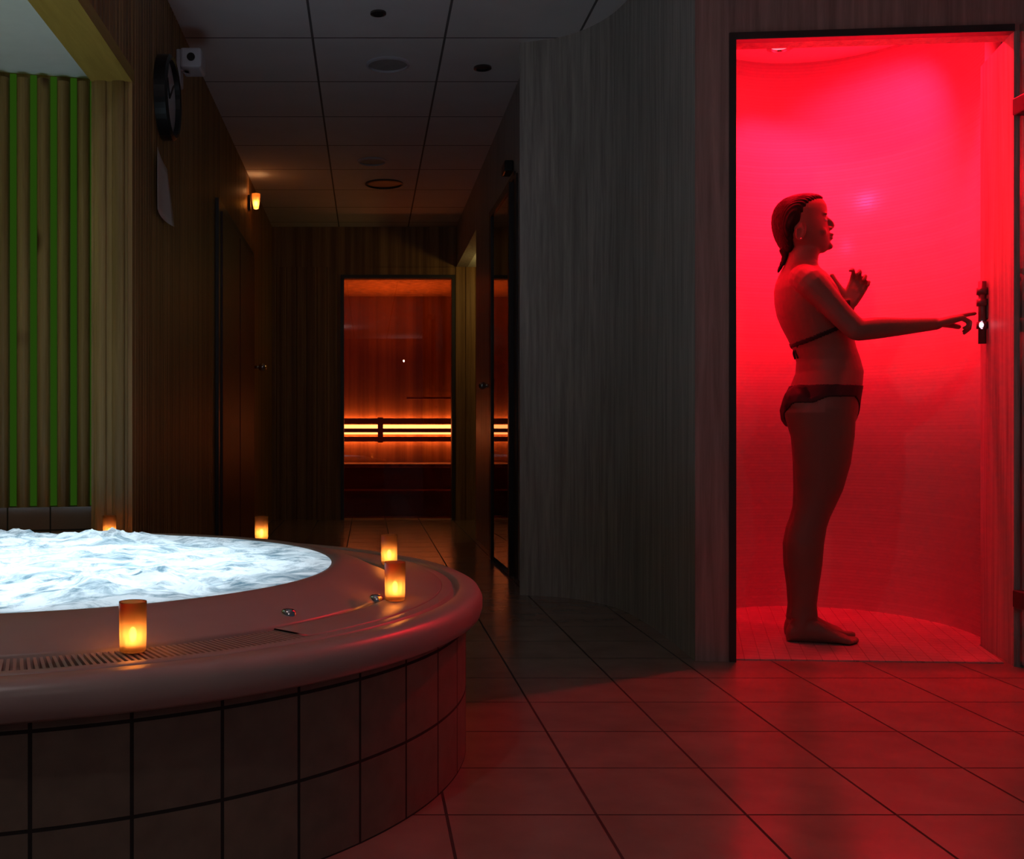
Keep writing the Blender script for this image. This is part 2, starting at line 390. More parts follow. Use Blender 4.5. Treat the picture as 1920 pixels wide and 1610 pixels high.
# dark glass door in the right corridor wall, slightly ajar towards the corridor
d = thing('glass_door', 'dark glass door in the right corridor wall reflecting the orange sauna', 'door', (RX-.022,5.74,0), math.radians(1.2))
d['kind'] = 'structure'; d.name = 'door_2'; del d['category']; del d['label']
bm = NB(); box(bm, (.0,.04,.03), (.008,.72,2.08)); obj('glass_pane', bm, m_mirror, d)
bm = NB()
box(bm, (-.01,0,0), (.03,.04,2.12)); box(bm, (-.01,.72,0), (.03,.80,2.12)); box(bm, (-.01,.04,2.08), (.03,.72,2.12)); obj('door_frame', bm, m_frame, d)
bm = NB(); box(bm, (RX-.01,5.62,0), (RX+.05,5.70,2.14)); box(bm, (RX-.01,5.70,2.13), (RX+.05,6.55,2.17)); box(bm, (RX-.01,6.53,0), (RX+.03,6.60,2.17)); struct('trim_7', bm, m_frame)
bm = NB(); tube(bm, [(RX,6.93,1.08),(RX-.03,6.93,1.08)], .010); ball(bm, (RX-.048,6.93,1.08), .026); 
tag(obj('round_pull', bm, m_chrome, smooth=True), 'small shiny round knob on the right corridor wall beyond the dark glass door', 'knob')
bm = NB(); box(bm, (RX-.05,5.78,2.19), (RX,5.92,2.25), .008)
tag(obj('door_closer', bm, m_black), 'small black door closer above the dark glass door in the right corridor wall', 'door closer')

# ------------------------------------------------------------------ sauna beyond the far wall
bm = NB()
box(bm, (-1.0,11.1,0), (1.6,11.2,2.3)); box(bm, (-1.1,FY+.1,0), (-1.0,11.2,2.3)); box(bm, (1.6,FY+.1,0), (1.7,11.2,2.3))
struct('wall_sauna', bm, m_sauna)
bm = NB(); box(bm, (-1.1,FY+.1,2.2), (1.7,11.2,2.3)); struct('ceiling_sauna', bm, m_sauna)
d = thing('sauna_door', '', '', (0,0,0)); d.name = 'door_3'; del d['label']; del d['category']; d['kind'] = 'structure'
bm = NB(); box(bm, (dx0,FY+.02,.015), (dx1,FY+.028,dh)); obj('glass_pane', bm, m_tint, d)
bm = NB()
box(bm, (dx0-.03,FY-.012,0), (dx0,FY+.1,dh+.03)); box(bm, (dx1,FY-.012,0), (dx1+.03,FY+.1,dh+.03)); box(bm, (dx0,FY-.012,dh), (dx1,FY+.1,dh+.03))
obj('door_frame', bm, m_frame, d)
b = thing('sauna_bench', 'dark wooden sauna bench with slatted backrest behind the glass door', 'bench', (.3,10.8,0))
bm = NB()
for k in range(5): box(bm, (-1.28,-.42+k*.13,.445), (1.28,-.42+k*.13+.115,.475))
obj('seat', bm, m_sauna, b)
bm = NB(); box(bm, (-1.28,-.40,.02), (1.28,-.36,.44)); obj('front_panel', bm, m_sauna_dark, b)
bm = NB(); box(bm, (-1.28,-.80,.20), (1.28,-.45,.235)); box(bm, (-1.28,-.78,.0), (1.28,-.75,.2)); obj('step', bm, m_sauna_dark, b)
for z0, z1 in ((.870,.930),(.785,.826),(.690,.740)):
    bm = NB(); box(bm, (-1.28,.17,z0), (1.28,.19,z1)); obj('backrest_slat', bm, m_sauna_dark, b)
bm = NB(); box(bm, (-.20,.155,.68), (-.145,.17,.94)); obj('backrest_post', bm, m_sauna_dark, b)
bm = NB(); box(bm, (.1,.2,1.13), (.9,.26,1.15)); obj('shelf_rail', bm, m_sauna_dark, b)
b = thing('light_strip', 'warm glowing light strip behind the sauna backrest slats', 'light strip', (.3,11.05,.81))
bm = NB(); box(bm, (-1.25,.03,-.045), (1.25,.045,-.0)); box(bm, (-1.25,.03,.012), (1.25,.045,.055)); obj('diffuser', bm, m_led, b)
bm = NB(); box(bm, (-1.25,.00,-.108), (1.25,.02,-.085)); box(bm, (-1.25,.00,.085), (1.25,.02,.108)); obj('diffuser', bm, m_led_hidden, b)

# ------------------------------------------------------------------ fittings on walls and ceilings
c = thing('wall_clock', 'round black rimmed clock hanging on the brown boarded left wall', 'clock', (LX+.012,4.42,2.155))
def disc_x(bm, x0, x1, r, seg=48):
    tube(bm, [(x0,0,0),(x1,0,0)], r, seg)
bm = NB()
ring = [(.150,.0),(.172,.0),(.172,.045),(.160,.055),(.150,.050)]
t = bmesh.new(); lathe(t, ring+[ring[0]], 48)
for v in t.verts: v.co = Vector((v.co.z, v.co.x, v.co.y))
merge(bm, t); obj('rim', bm, m_black, c)
bm = NB(); disc_x(bm, .0, .03, .151); obj('face', bm, m_clockface, c)
for a, L_ in ((2.2,.085),(.7,.125)):
    bm = NB(); tube(bm, [(.033,0,0),(.033,math.cos(a)*L_,math.sin(a)*L_)], .004, 6); obj('hand', bm, m_black, c)
c = thing('security_camera', 'small white box camera mounted high on the left wall next to the clock', 'camera', (LX+.012,4.78,2.42))
bm = NB(); box(bm, (0,-.03,-.10), (.02,.05,.06), .006); box(bm, (.02,-.005,-.03), (.05,.03,-.0)); obj('bracket', bm, m_whitep, c)
bm = NB(); box(bm, (.02,-.05,-.03), (.115,.09,.06), .012); obj('housing', bm, m_whitep, c)
bm = NB(); tube(bm, [(.07,-.048,.015),(.07,-.056,.015)], .018, 20); obj('lens', bm, m_black, c)
bm = NB(); nU, nV = 12, 8; g = []
for i in range(nU+1):
    for j in range(nV+1):
        u_, v_ = i/nU, j/nV
        curl = .022*(1-u_)**2+.03*u_**3*(1-v_)
        g.append(bm.verts.new((LX+.013+curl, 4.22+.32*u_, 1.655+.245*v_-.01*u_)))
for i in range(nU):
    for j in range(nV):
        a = i*(nV+1)+j; bm.faces.new((g[a], g[a+nV+1], g[a+nV+2], g[a+1]))
s = obj('paper_sign', bm, m_paper, None, True)
so = s.modifiers.new('s', 'SOLIDIFY'); so.thickness = .001
tag(s, 'curled white paper notice on the boarded left wall below the clock', 'sign')
# ceiling fixtures
def downlight(x, y, r, label, mat, deep=.02, rim=.012, z=H, cat='downlight', name='downlight'):
    t_ = thing(name, label, cat, (x,y,z))
    bm = NB(); lathe(bm, [(r,0),(r,-.008),(r-rim,-.012),(r-rim,-.001)], 36); obj('trim_ring', bm, mat, t_)
    bm = NB(); lathe(bm, [(r-rim,-.001),(r*.5,-.003),(.0005,-.003)], 36); obj('insert', bm, m_frame if mat is not m_whitep else m_ceil_spk, t_)
m_ceil_spk = plain('speaker_mesh', (.35,.34,.35), .8)
downlight(.045, 4.70, .035, 'small dark double downlight nearest to the viewer in the middle of the ceiling', m_frame)
downlight(.10, 5.35, .11, 'round pale ceiling speaker between the small dark downlights', m_whitep, cat='speaker', name='ceiling_speaker')
downlight(.58, 5.40, .045, 'small dark downlight close to the right corridor wall', m_frame)
downlight(.03, 7.25, .10, 'round ceiling speaker half way down the corridor', m_whitep, cat='speaker', name='ceiling_speaker')
downlight(.12, 7.9, .14, 'wide dark round air vent in the ceiling in front of the sauna', m_frame, cat='vent', name='ceiling_vent')
c = thing('wall_lamp', 'tiny glowing amber lamp high on the dark left corridor wall', 'lamp', (LX+.012,7.62,2.42))
bm = NB(); box(bm, (0,-.03,-.06), (.02,.03,.05), .004); obj('bracket', bm, m_frame, c)
bm = NB(); lathe(bm, [(.0,-.05),(.018,-.045),(.030,.03),(.032,.06),(.029,.06),(.026,.03),(.014,-.04)], 24, (.055,0,0)); obj('lamp_shade', bm, m_amber, c, True)
bm = NB(); ball(bm, (.055,0,-.01), (.012,.012,.022)); obj('bulb', bm, m_flame, c, True)
light('wall_lamp_light', 'POINT', (LX+.07,7.62,2.50), .2, (1,.35,.10), .02)

# ------------------------------------------------------------------ whirlpool
TC = (-.885, 2.70)
tub = thing('whirlpool', 'round brown acrylic whirlpool with a tiled base and a raised inner rim', 'whirlpool', (TC[0],TC[1],0))
# tiled base: UV in tile units
bm = NB(); uv = bm.loops.layers.uv.verify()
R_ = 1.128; step = .155/R_; a_ref = math.radians(-39.5); seg = 240
def ringv(r, z, a): return (r*math.cos(a), r*math.sin(a), z)
rows = [(0,0.0),(.33,.33/.153)]
for i in range(seg):
    a, b_ = 2*PI*i/seg, 2*PI*(i+1)/seg
    vs_ = [bm.verts.new(ringv(R_,0,a)), bm.verts.new(ringv(R_,0,b_)), bm.verts.new(ringv(R_,.34,b_)), bm.verts.new(ringv(R_,.34,a))]
    f = bm.faces.new(vs_)
    for lp, (aa, z) in zip(f.loops, ((a,0),(b_,0),(b_,.34),(a,.34))):
        lp[uv].uv = ((aa-a_ref-2*PI)/step+200, z/.153+10)
bmesh.ops.remove_doubles(bm, verts=bm.verts[:], dist=1e-5)
obj('tiled_base', bm, m_tub_tile, tub, True)
# rim: outer lip, groove, flat shelf
prof = [(1.10,.325),(1.150,.325),(1.163,.332),(1.168,.348),(1.168,.368),(1.160,.383),(1.146,.390),(1.115,.391),(1.110,.388),(1.107,.374),(1.098,.374),(1.095,.387),(1.092,.389),
        (1.07,.389)]
bm = NB(); lathe(bm, prof, 192); obj('rim', bm, m_acrylic, tub, True)
prof = [(.955,.365),(.957,.388),(.950,.393),(.925,.403),(.89,.420),(.86,.431),(.83,.437),(.806,.438),(.792,.434),(.785,.42),(.775,.35),(.70,.12),(.60,.045),(.001,.04)]
bm = NB(); lathe(bm, prof, 192); obj('basin', bm, m_acrylic, tub, True)
tb = bpy.data.materials.new('x'); bpy.data.materials.remove(tb)
# overflow grating: channel floor and crosswise bars (near side ridged, smooth cover on the corridor side)
bm = NB(); lathe(bm, [(1.075,.389),(1.070,.362),(.957,.362),(.956,.370)], 192); obj('overflow_channel', bm, m_acrylic, tub, True)
bm = NB()
a0, a1 = math.radians(-122), math.radians(-43)
nb = 130
for i in range(nb):
    a = a0+(a1-a0)*i/nb; t = bmesh.new()
    hgt = .0165
    prism(t, [(.974,-.0027),(1.069,-.0027),(1.069,.0027),(.974,.0027)], .3615, .372+hgt)
    bmesh.ops.rotate(t, verts=t.verts[:], cent=(0,0,0), matrix=Matrix.Rotation(a,3,'Z')); merge(bm, t)
o = obj('overflow_grating', bm, m_acrylic, tub); o['kind'] = 'stuff'
bm = NB(); lathe(bm, [(.972,.373),(.972,.391),(.975,.392),(1.066,.3915),(1.069,.390),(1.069,.373)], 150, (0,0,0), a1-.0075, a0+2*PI-.004); obj('channel_cover', bm, m_acrylic, tub, True)
# jets / small chrome buttons on the inner rim
for a, r in ((-19,.955),(-38,.92)):
    a = math.radians(a); z = .402 if r < .94 else .392
    bm = NB(); lathe(bm, [(.016,-.006),(.016,.006),(.010,.010),(.0005,.011)], 20, (r*math.cos(a), r*math.sin(a), z)); obj('air_button', bm, m_chrome, tub, True)
# water
m, nt, bs = M('foaming_water')
tc = N(nt, 'ShaderNodeTexCoord')
nz = N(nt, 'ShaderNodeTexNoise', Scale=7.0, Detail=12, Roughness=.72, Distortion=1.6); nt.links.new(tc.outputs['Object'], nz.inputs['Vector'])
mpw = N(nt, 'ShaderNodeMapping'); mpw.inputs['Scale'].default_value = (1.1,3.4,1); nt.links.new(tc.outputs['Object'], mpw.inputs['Vector'])
n2 = N(nt, 'ShaderNodeTexNoise', Scale=1.6, Detail=5, Roughness=.6, Distortion=1.8); nt.links.new(mpw.outputs['Vector'], n2.inputs['Vector'])
r1 = N(nt, 'ShaderNodeValToRGB'); r1.color_ramp.elements[0].position = .36; r1.color_ramp.elements[1].position = .54
r1.color_ramp.elements[0].color = (.16,.27,.34,1); r1.color_ramp.elements[1].color = (.90,.95,1,1)
nt.links.new(nz.outputs['Fac'], r1.inputs['Fac'])
r2 = N(nt, 'ShaderNodeValToRGB'); e = r2.color_ramp.elements; e[0].position = .30; e[0].color = (.30,.48,.56,1); e[1].position = .44; e[1].color = (1,1,1,1)
nt.links.new(n2.outputs['Fac'], r2.inputs['Fac'])
mxw = N(nt, 'ShaderNodeMix', data_type='RGBA', blend_type='MULTIPLY'); mxw.inputs[0].default_value = 1
nt.links.new(r1.outputs['Color'], mxw.inputs[6]); nt.links.new(r2.outputs['Color'], mxw.inputs[7])
tl = N(nt, 'ShaderNodeBsdfTranslucent'); nt.links.new(mxw.outputs[2], tl.inputs[0])
df = N(nt, 'ShaderNodeBsdfDiffuse'); df.inputs[0].default_value = (.6,.68,.72,1)
gl = N(nt, 'ShaderNodeBsdfGlossy'); gl.inputs['Roughness'].default_value = .12
bp = N(nt, 'ShaderNodeBump', Strength=.5, Distance=.02); nt.links.new(nz.outputs['Fac'], bp.inputs['Height'])
for s_ in (tl, gl, df): nt.links.new(bp.outputs['Normal'], s_.inputs['Normal'])
ms = N(nt, 'ShaderNodeMixShader'); ms.inputs[0].default_value = .15; nt.links.new(tl.outputs[0], ms.inputs[1]); nt.links.new(df.outputs[0], ms.inputs[2])
ms2 = N(nt, 'ShaderNodeMixShader'); ms2.inputs[0].default_value = .05; nt.links.new(ms.outputs[0], ms2.inputs[1]); nt.links.new(gl.outputs[0], ms2.inputs[2])
nt.links.new(ms2.outputs[0], nt.nodes['Material Output'].inputs[0]); m_water = m
bm = NB(); nr, na = 90, 260; vv = []
blobs = [(-.28,.62,.045,.16),(.08,.62,.04,.13),(-.45,-.42,.03,.2),(.38,-.30,.02,.16),(-.55,.50,.04,.16)]
def wz(x, y):
    r = math.hypot(x,y)
    n_ = noise.fractal(Vector((x*3.2,y*3.2,0)), 1.0, 2.0, 4)
    fine = noise.fractal(Vector((x*14,y*14,3)), .9, 2.1, 5)
    z = .012*n_+.006*fine
    for bx,by,h_,s_ in blobs:
        q = math.exp(-((x-bx)**2+(y-by)**2)/(s_*s_)); z += q*(h_*.55+.020*fine+.012*noise.noise(Vector((x*30,y*30,1))))
    return .4345+z*min(1,max(0,(.79-r)/.05)) - .0
for i in range(nr+1):
    r = .792*(i+.02)/(nr+.02)
    vv.append([bm.verts.new((r*math.cos(2*PI*k/na), r*math.sin(2*PI*k/na), wz(r*math.cos(2*PI*k/na), r*math.sin(2*PI*k/na)))) for k in range(na)])
for i in range(nr):
    for k in range(na): bm.faces.new((vv[i][k], vv[i+1][k], vv[i+1][(k+1)%na], vv[i][(k+1)%na]))
bm.faces.new(vv[0])
wtr = obj('whirlpool_water', bm, m_water, None, True); wtr.location = (TC[0],TC[1],0)
tag(wtr, 'brightly lit foaming white and pale blue water filling the whirlpool', 'water'); wtr['kind'] = 'stuff'

# ------------------------------------------------------------------ candles
m_holder = m_amber
def candle(loc, label, first=[None]):
    if first[0] is None:
        t_ = thing('candle_holder', label, 'candle', loc, 0, 'candles around the whirlpool')
        bm = NB(); lathe(bm, [(.0005,.001),(.021,.001),(.0225,.004),(.0228,.03),(.0235,.084),(.0232,.086),(.0218,.085),(.0210,.03),(.0200,.007),(.0005,.006)], 40); obj('glass', bm, m_amber, t_, True)
        bm = NB(); lathe(bm, [(.0005,.007),(.0185,.007),(.0185,.014),(.0170,.015),(.0005,.0145)], 32); w_ = obj('wax', bm, m_wax, t_, True)
        bm = NB(); ball(bm, (0,0,.029), (.0065,.0065,.0135)); obj('flame', bm, m_flame, t_, True)
        first[0] = t_
    else:
        s = first[0]; t_ = s.copy(); C.objects.link(t_); t_.location = loc; t_['label'] = label
        for ch in s.children:
            if ch.type == 'LIGHT': continue
            q = ch.copy(); C.objects.link(q); q.parent = t_
    light('candle_light', 'POINT', (loc[0],loc[1],loc[2]+.030), .22, (1,.55,.2), .006)
    return t_
zc = .391
candle((-.400,1.815,zc), 'large looking amber glass candle nearest the viewer on the whirlpool rim')
candle((.060,2.370,zc+.001), 'amber glass candle on the right end of the whirlpool rim, front one of two')
candle((.060,3.02,zc+.001), 'amber glass candle on the right whirlpool rim standing just behind another')
candle((-.37,3.705,zc), 'amber glass candle on the far rim in front of the dark corridor wall')
candle((-.905,3.735,zc), 'faint red candle on the far rim by the corner of the slat wall')

# ------------------------------------------------------------------ steam cabin fittings
d = thing('door_4', '', '', (0,0,0)); del d['label']; del d['category']; d['kind'] = 'structure'
gx = 2.128
bm = NB(); box(bm, (gx,2.68,.012), (gx+.008,3.485,2.10)); obj('glass_pane', bm, m_glass, d)
for z in (.225,1.83):
    bm = NB(); box(bm, (gx-.022,3.40,z-.028), (gx+.03,3.488,z+.028), .004); obj('hinge', bm, m_frame, d)
m_fit = plain('brushed_metal', (.10,.09,.09), .35, metal=.3)
sh = thing('shower_fitting', 'vertical dark shower fitting with a lit button on the right jamb of the red cabin', 'shower fitting', (2.206,3.763,1.197), math.radians(-15))
bm = NB(); box(bm, (-.025,-.014,-.03), (-.0,.014,.03), .004); obj('bracket', bm, m_fit, sh)
bm = NB(); tube(bm, [(-.035,0,-.115),(-.035,0,.105)], .013, 16); obj('rail', bm, m_fit, sh, True)
for z in (-.05,.03,.07):
    bm = NB(); tube(bm, [(-.035,0,z-.012),(-.035,0,z+.012)], .019, 16); obj('collar', bm, m_fit, sh, True)
bm = NB(); ball(bm, (-.040,-.014,-.050), (.009,.006,.014)); obj('button', bm, emit('button_light', (1,.6,.75), 2.5), sh, True)
def red_dl(x, y, label):
    t_ = thing('cabin_downlight', label, 'downlight', (x,y,2.40))
    bm = NB(); lathe(bm, [(.055,0),(.055,-.010),(.040,-.014),(.036,-.004)], 32); obj('trim_ring', bm, m_chrome, t_, True)
    bm = NB(); lathe(bm, [(.036,-.004),(.0005,-.004)], 32); obj('lens', bm, emit('red_lens', (1,.05,.07), 6), t_)
red_dl(1.74, 4.50, 'red downlight in the cabin ceiling nearest the back wall')
red_dl(1.98, 4.18, 'red downlight in the cabin ceiling towards the right wall')
red_dl(1.42, 4.02, 'red downlight in the cabin ceiling above the woman')

# ------------------------------------------------------------------ the person in the steam cabin
X0, Y0, TH = 1.679, 3.95, math.radians(-8)
cT, sT = math.cos(TH), math.sin(TH)
REL = math.radians(23)+TH                                    # how far the back is turned to the viewer
def to_local(px, py, ly=0.0):
    k = (px-CX)/F
    lx = (k*(Y0+ly*cT)-X0+ly*sT)/(cT-k*sT)
    Y = Y0+lx*sT+ly*cT
    return Vector((lx, ly, CH-(py-CY)*Y/F))
def hw(half_px, b):
    h = half_px*Y0/F/math.cos(math.radians(23))*.985
    return math.sqrt(max(h*h-(b*math.sin(REL))**2, (.55*h)**2))/math.cos(REL)
def loft(bm, rows, ly=0, seg=36, sq=2.0, egg=0.0, hair=False):
    """rows: (py, px_back, px_front, lateral half width[, ly])"""
    rings = []
    for row in rows:
        py, xb, xf, b = row[:4]; l_ = row[4] if len(row) > 4 else ly
        c = to_local((xb+xf)/2, py, l_); a = ((xf-xb)/2*Y0/F*1.125 if hair else hw((xf-xb)/2, b)); ring = []
        for k in range(seg):
            t = 2*PI*k/seg; cs, sn = math.cos(t), math.sin(t)
            e_ = 2/sq; x_ = math.copysign(abs(cs)**e_, cs); y_ = math.copysign(abs(sn)**e_, sn)
            ring.append(bm.verts.new(c+Vector((x_*a, y_*b*(1-egg*x_), 0))))
        rings.append(ring)
    for a_, b_ in zip(rings, rings[1:]):
        for k in range(seg): bm.faces.new((a_[k], a_[(k+1)%seg], b_[(k+1)%seg], b_[k]))
    bm.faces.new(rings[0][::-1]); bm.faces.new(rings[-1])
def rbez(pts, n=4):
    out = []
    P = [Vector(p) for p in pts]
    for i in range(len(P)-1):
        a, b, c, d = P[max(i-1,0)], P[i], P[i+1], P[min(i+2,len(P)-1)]
        for k in range(n):
            t = k/n; out.append(.5*((2*b)+(c-a)*t+(2*a-5*b+4*c-d)*t*t+(-a+3*b-3*c+d)*t**3))
    return out+[P[-1]]
def limb(bm, pts, rads, seg=16):
    P = rbez(pts); Rr = [v.x for v in rbez([(r,0,0) for r in rads])]
    tube(bm, P, Rr, seg); ball(bm, P[0], Rr[0]*.98); ball(bm, P[-1], Rr[-1]*.98)
def hand(bm, wrist, d, nrm, thumb, curls, scale=1.0, spread=.12, thumb_dir=(.55,.75,.25), tcurl=.5):
    """d: wrist->fingers, nrm: palm normal (fingers curl towards it), thumb: side of the thumb; curls: index..little"""
    d = Vector(d).normalized(); nrm = Vector(nrm); nrm = (nrm-d*nrm.dot(d)).normalized()
    s = d.cross(nrm).normalized()
    if s.dot(Vector(thumb)) < 0: s = -s
    W = Vector(wrist); S = scale
    # palm, four metacarpal ridges
    lens = (.068,.076,.070,.054); offs = (.027,.009,-.009,-.025); base = (.080,.084,.080,.073)
    for f in range(4):
        b0 = W+s*offs[f]*.55*S; b1 = W+d*base[f]*S+s*offs[f]*S
        tube(bm, [b0, (b0+b1)/2, b1], [.013*S,.0125*S,.0098*S], 12); ball(bm, b1, .0100*S)
        ang = curls[f]*.55; p = b1; dd = d; Rr = .0085*S*(.9 if f == 3 else 1)
        sd = s*(offs[f]*spread/.03*.6)
        for k, fr in enumerate((.45,.30,.25)):
            dd = (d*math.cos(ang)+nrm*math.sin(ang)+sd).normalized()
            q = p+dd*lens[f]*fr*S; r2 = Rr*.92
            tube(bm, [p,q], [Rr,r2], 12); ball(bm, q, r2*.99); p = q; Rr = r2; ang += curls[f]*.8
        ball(bm, p+dd*.002, Rr)
    for k in (.3,.6): ball(bm, W+d*.05*S+s*(k-.45)*.05*S, (.022*S,.022*S,.013*S) if abs(nrm.z) > .5 else .0145*S)
    # thumb leaves the side of the palm near its base
    tb_ = W+d*.018*S+s*.016*S; td = (d*thumb_dir[0]+s*thumb_dir[1]+nrm*thumb_dir[2]).normalized()
    p = tb_; Rr = .0135*S
    for k, L_ in enumerate((.040,.030,.026)):
        q = p+td*L_*S; tube(bm, [p,q], [Rr,Rr*.86], 12); ball(bm, q, Rr*.86); p = q; Rr *= .86
        td = (td+d*tcurl*.5+nrm*tcurl*.25).normalized()

bm = NB()
# torso and neck
T = [(470,1481,1536,.050),(482,1480,1531,.049),(494,1476,1529,.052),(502,1472,1530,.066),(509,1468,1534,.096),(518,1464,1542,.130),(530,1460,1551,.155),(545,1458,1560,.165),(570,1460,1571,.160),
     (592,1465,1582,.148),(612,1473,1589,.140),(632,1483,1590,.132),(655,1494,1596,.124),(678,1501,1604,.123),(700,1500,1609,.132),(724,1491,1606,.150),
     (748,1479,1601,.166),(770,1473,1598,.170),(788,1475,1595,.165),(800,1482,1590,.15)]
loft(bm, T, egg=-.0, sq=2.15)
for sgn in (-1,1):       # breasts, buttocks, shoulder blades
    c = to_local(1566,590,sgn*.068); ball(bm, c, (.050,.056,.055))
    c = to_local(1499,762,sgn*.075); ball(bm, c, (.058,.075,.075))
    c = to_local(1512,520,sgn*.12); ball(bm, c, (.045,.055,.040))
# legs: (py, back, front, half width)
Lg = [(750,1488,1588,.070),(776,1479,1594,.084),(820,1489,1593,.083),(870,1492,1587,.076),(920,1492,1574,.066),(950,1490,1561,.058),(972,1484,1551,.054),(990,1477,1545,.053),(1020,1471,1540,.054),
      (1060,1472,1537,.048),(1100,1477,1532,.039),(1135,1479,1528,.034),(1160,1476,1530,.034)]
for sgn in (-1,1):
    rows = []
    for py,xb,xf,b in Lg:
        f = min(1,max(0,(py-776)/150)); 
        rows.append((py, xb+(7*f if sgn < 0 else 0), xf-(0 if sgn < 0 else 9*f), b, sgn*(.086-.020*f)))
    loft(bm, rows, seg=28)
    a = to_local(1503 if sgn < 0 else 1497, 1160, sgn*.066); a.z = 0
    out = sgn*.10
    prof_f = [(-.052,.006,.012,.030),(-.045,.026,.028,.034),(-.020,.038,.034,.040),(.015,.046,.034,.048),(.055,.040,.037,.042),(.095,.028,.042,.029),(.130,.020,.045,.021),(.155,.015,.044,.016)]
    # foot loft: x, half height, half width, centre height
    rings = []
    for x_, hh, ww, cz in prof_f:
        ring = []
        for k in range(20):
            t = 2*PI*k/20
            zz = max(.0, cz+math.sin(t)*hh if math.sin(t) > 0 else cz+math.sin(t)*cz*.98)
            ring.append(bm.verts.new((a.x+x_, a.y+out*x_+math.cos(t)*ww, zz)))
        rings.append(ring)
    for p_, q_ in zip(rings, rings[1:]):
        for k in range(20): bm.faces.new((p_[k], p_[(k+1)%20], q_[(k+1)%20], q_[k]))
    bm.faces.new(rings[0][::-1]); bm.faces.new(rings[-1])
    for j, (oy, L_, rr) in enumerate(((-.030,.046,.0125),(-.010,.044,.009),(.006,.038,.0085),(.021,.031,.008),(.034,.024,.0075))):
        oy = -oy*(-sgn)      # big toe on the inner side
        p0_ = Vector((a.x+.145-j*.004, a.y+out*.15+oy, .013)); p1_ = p0_+Vector((L_, out*L_, -.003))
        tube(bm, [p0_, p1_], [rr*1.05, rr*.95], 12); ball(bm, p1_, rr*.95); ball(bm, p0_, rr*1.05)
    tube(bm, [Vector((a.x-.004,a.y,.05)), Vector((a.x+.004,a.y,.11))], [.036,.033], 16)
# right arm reaches for the shower fitting, left arm bent in front of the chest
sR = to_local(1518,530,-.148); eR = to_local(1607,621,-.195); wR = to_local(1757,609,-.150)
limb(bm, [to_local(1505,522,-.10), sR, sR.lerp(eR,.35), sR.lerp(eR,.7)+Vector((0,0,-.004)), eR], [.050,.053,.046,.041,.0385])
limb(bm, [eR, eR.lerp(wR,.25)+Vector((0,0,.002)), eR.lerp(wR,.6), wR], [.0385,.0385,.030,.0215])
tipR = to_local(1842,586,-.125)
hand(bm, wR-(wR-eR).normalized()*.004, tipR-wR, (.15,.1,-1), (0,1,.2), (.05,1.25,1.4,1.45), 1.1, thumb_dir=(.85,.45,.35))
sL = to_local(1498,535,.148); eL = to_local(1566,634,.19); wL = to_local(1592,571,.085)
limb(bm, [to_local(1495,525,.10), sL, sL.lerp(eL,.4), eL], [.050,.053,.045,.038])
limb(bm, [eL, eL.lerp(wL,.4), wL], [.038,.036,.0225])
hand(bm, wL, (.42,-.05,.90), (-.30,-.9,.1), (-1,0,.25), (1.0,1.15,1.25,1.3), 1.05, spread=.35, thumb_dir=(.55,.95,.1), tcurl=.2)
# head
Hd = [(371,1497,1526,.026),(374,1486,1534,.044),(380,1473,1540,.058),(389,1464,1544,.068),(400,1459,1545,.074),(412,1457,1543,.076),(424,1458,1545,.075),(436,1461,1548,.071),
      (448,1467,1550,.064),(458,1474,1551,.056),(466,1482,1551,.047),(472,1488,1547,.038),(477,1494,1541,.028)]
loft(bm, Hd, seg=40, egg=.16)
nb_ = to_local(1549,408,0); nt_ = to_local(1563,427,0); nu_ = to_local(1554,433,0)
tube(bm, rbez([nb_+Vector((-.010,0,0)), nb_.lerp(nt_,.55), nt_+Vector((-.006,0,0))],4), [.008,.0085,.0088,.009,.0095,.010,.0105,.011,.010][:9], 12)
ball(bm, nt_+Vector((-.007,0,.001)), (.011,.010,.0095))
for sg in (-1,1):
    ball(bm, nu_+Vector((.002,sg*.011,.003)), (.011,.007,.007))
    ball(bm, to_local(1545,404,sg*.027), (.012,.024,.006))          # brow
    ball(bm, to_local(1540,437,sg*.036), (.020,.020,.020))          # cheek
    ball(bm, to_local(1544,415,sg*.029), (.009,.013,.009))          # eyelids
ball(bm, to_local(1557.5,442,0), (.0115,.021,.0055)); ball(bm, to_local(1556.5,449.5,0), (.0115,.019,.0060))
ball(bm, to_local(1555,464,0), (.014,.019,.013))
# ears
for sg in (-1,1):
    ec = to_local(1500,437,sg*.073)
    tube(bm, [ec+Vector((math.sin(t)*.014+.003*math.cos(t), sg*.004, math.cos(t)*.027)) for t in [2*PI*k/12 for k in range(11)]], .0055, 8)
    ball(bm, ec+Vector((0,0,0)), (.011,.006,.021))
ME = bpy.data.meshes.new('body_raw'); bmesh.ops.recalc_face_normals(bm, faces=bm.faces[:]); bm.to_mesh(ME); bm.free()
def remeshed(me, voxel, smooth, fac=.5):
    t_ = bpy.data.objects.new('tmp', me); C.objects.link(t_)
    r_ = t_.modifiers.new('r', 'REMESH'); r_.mode = 'VOXEL'; r_.voxel_size = voxel
    s_ = t_.modifiers.new('s', 'SMOOTH'); s_.iterations = smooth; s_.factor = fac
    dg = bpy.context.evaluated_depsgraph_get(); dg.update()
    out = bpy.data.meshes.new_from_object(t_.evaluated_get(dg))
    bpy.data.objects.remove(t_)
    return out
body_me = remeshed(ME, .0042, 5)
for p in body_me.polygons: p.use_smooth = True
body_me.materials.clear(); body_me.materials.append(m_skin)
person = thing('person', 'person in a black bikini with wet hair standing in the red cabin, reaching right', 'person', (X0,Y0,.004), TH)
body = bpy.data.objects.new('body', body_me); C.objects.link(body); body.parent = person

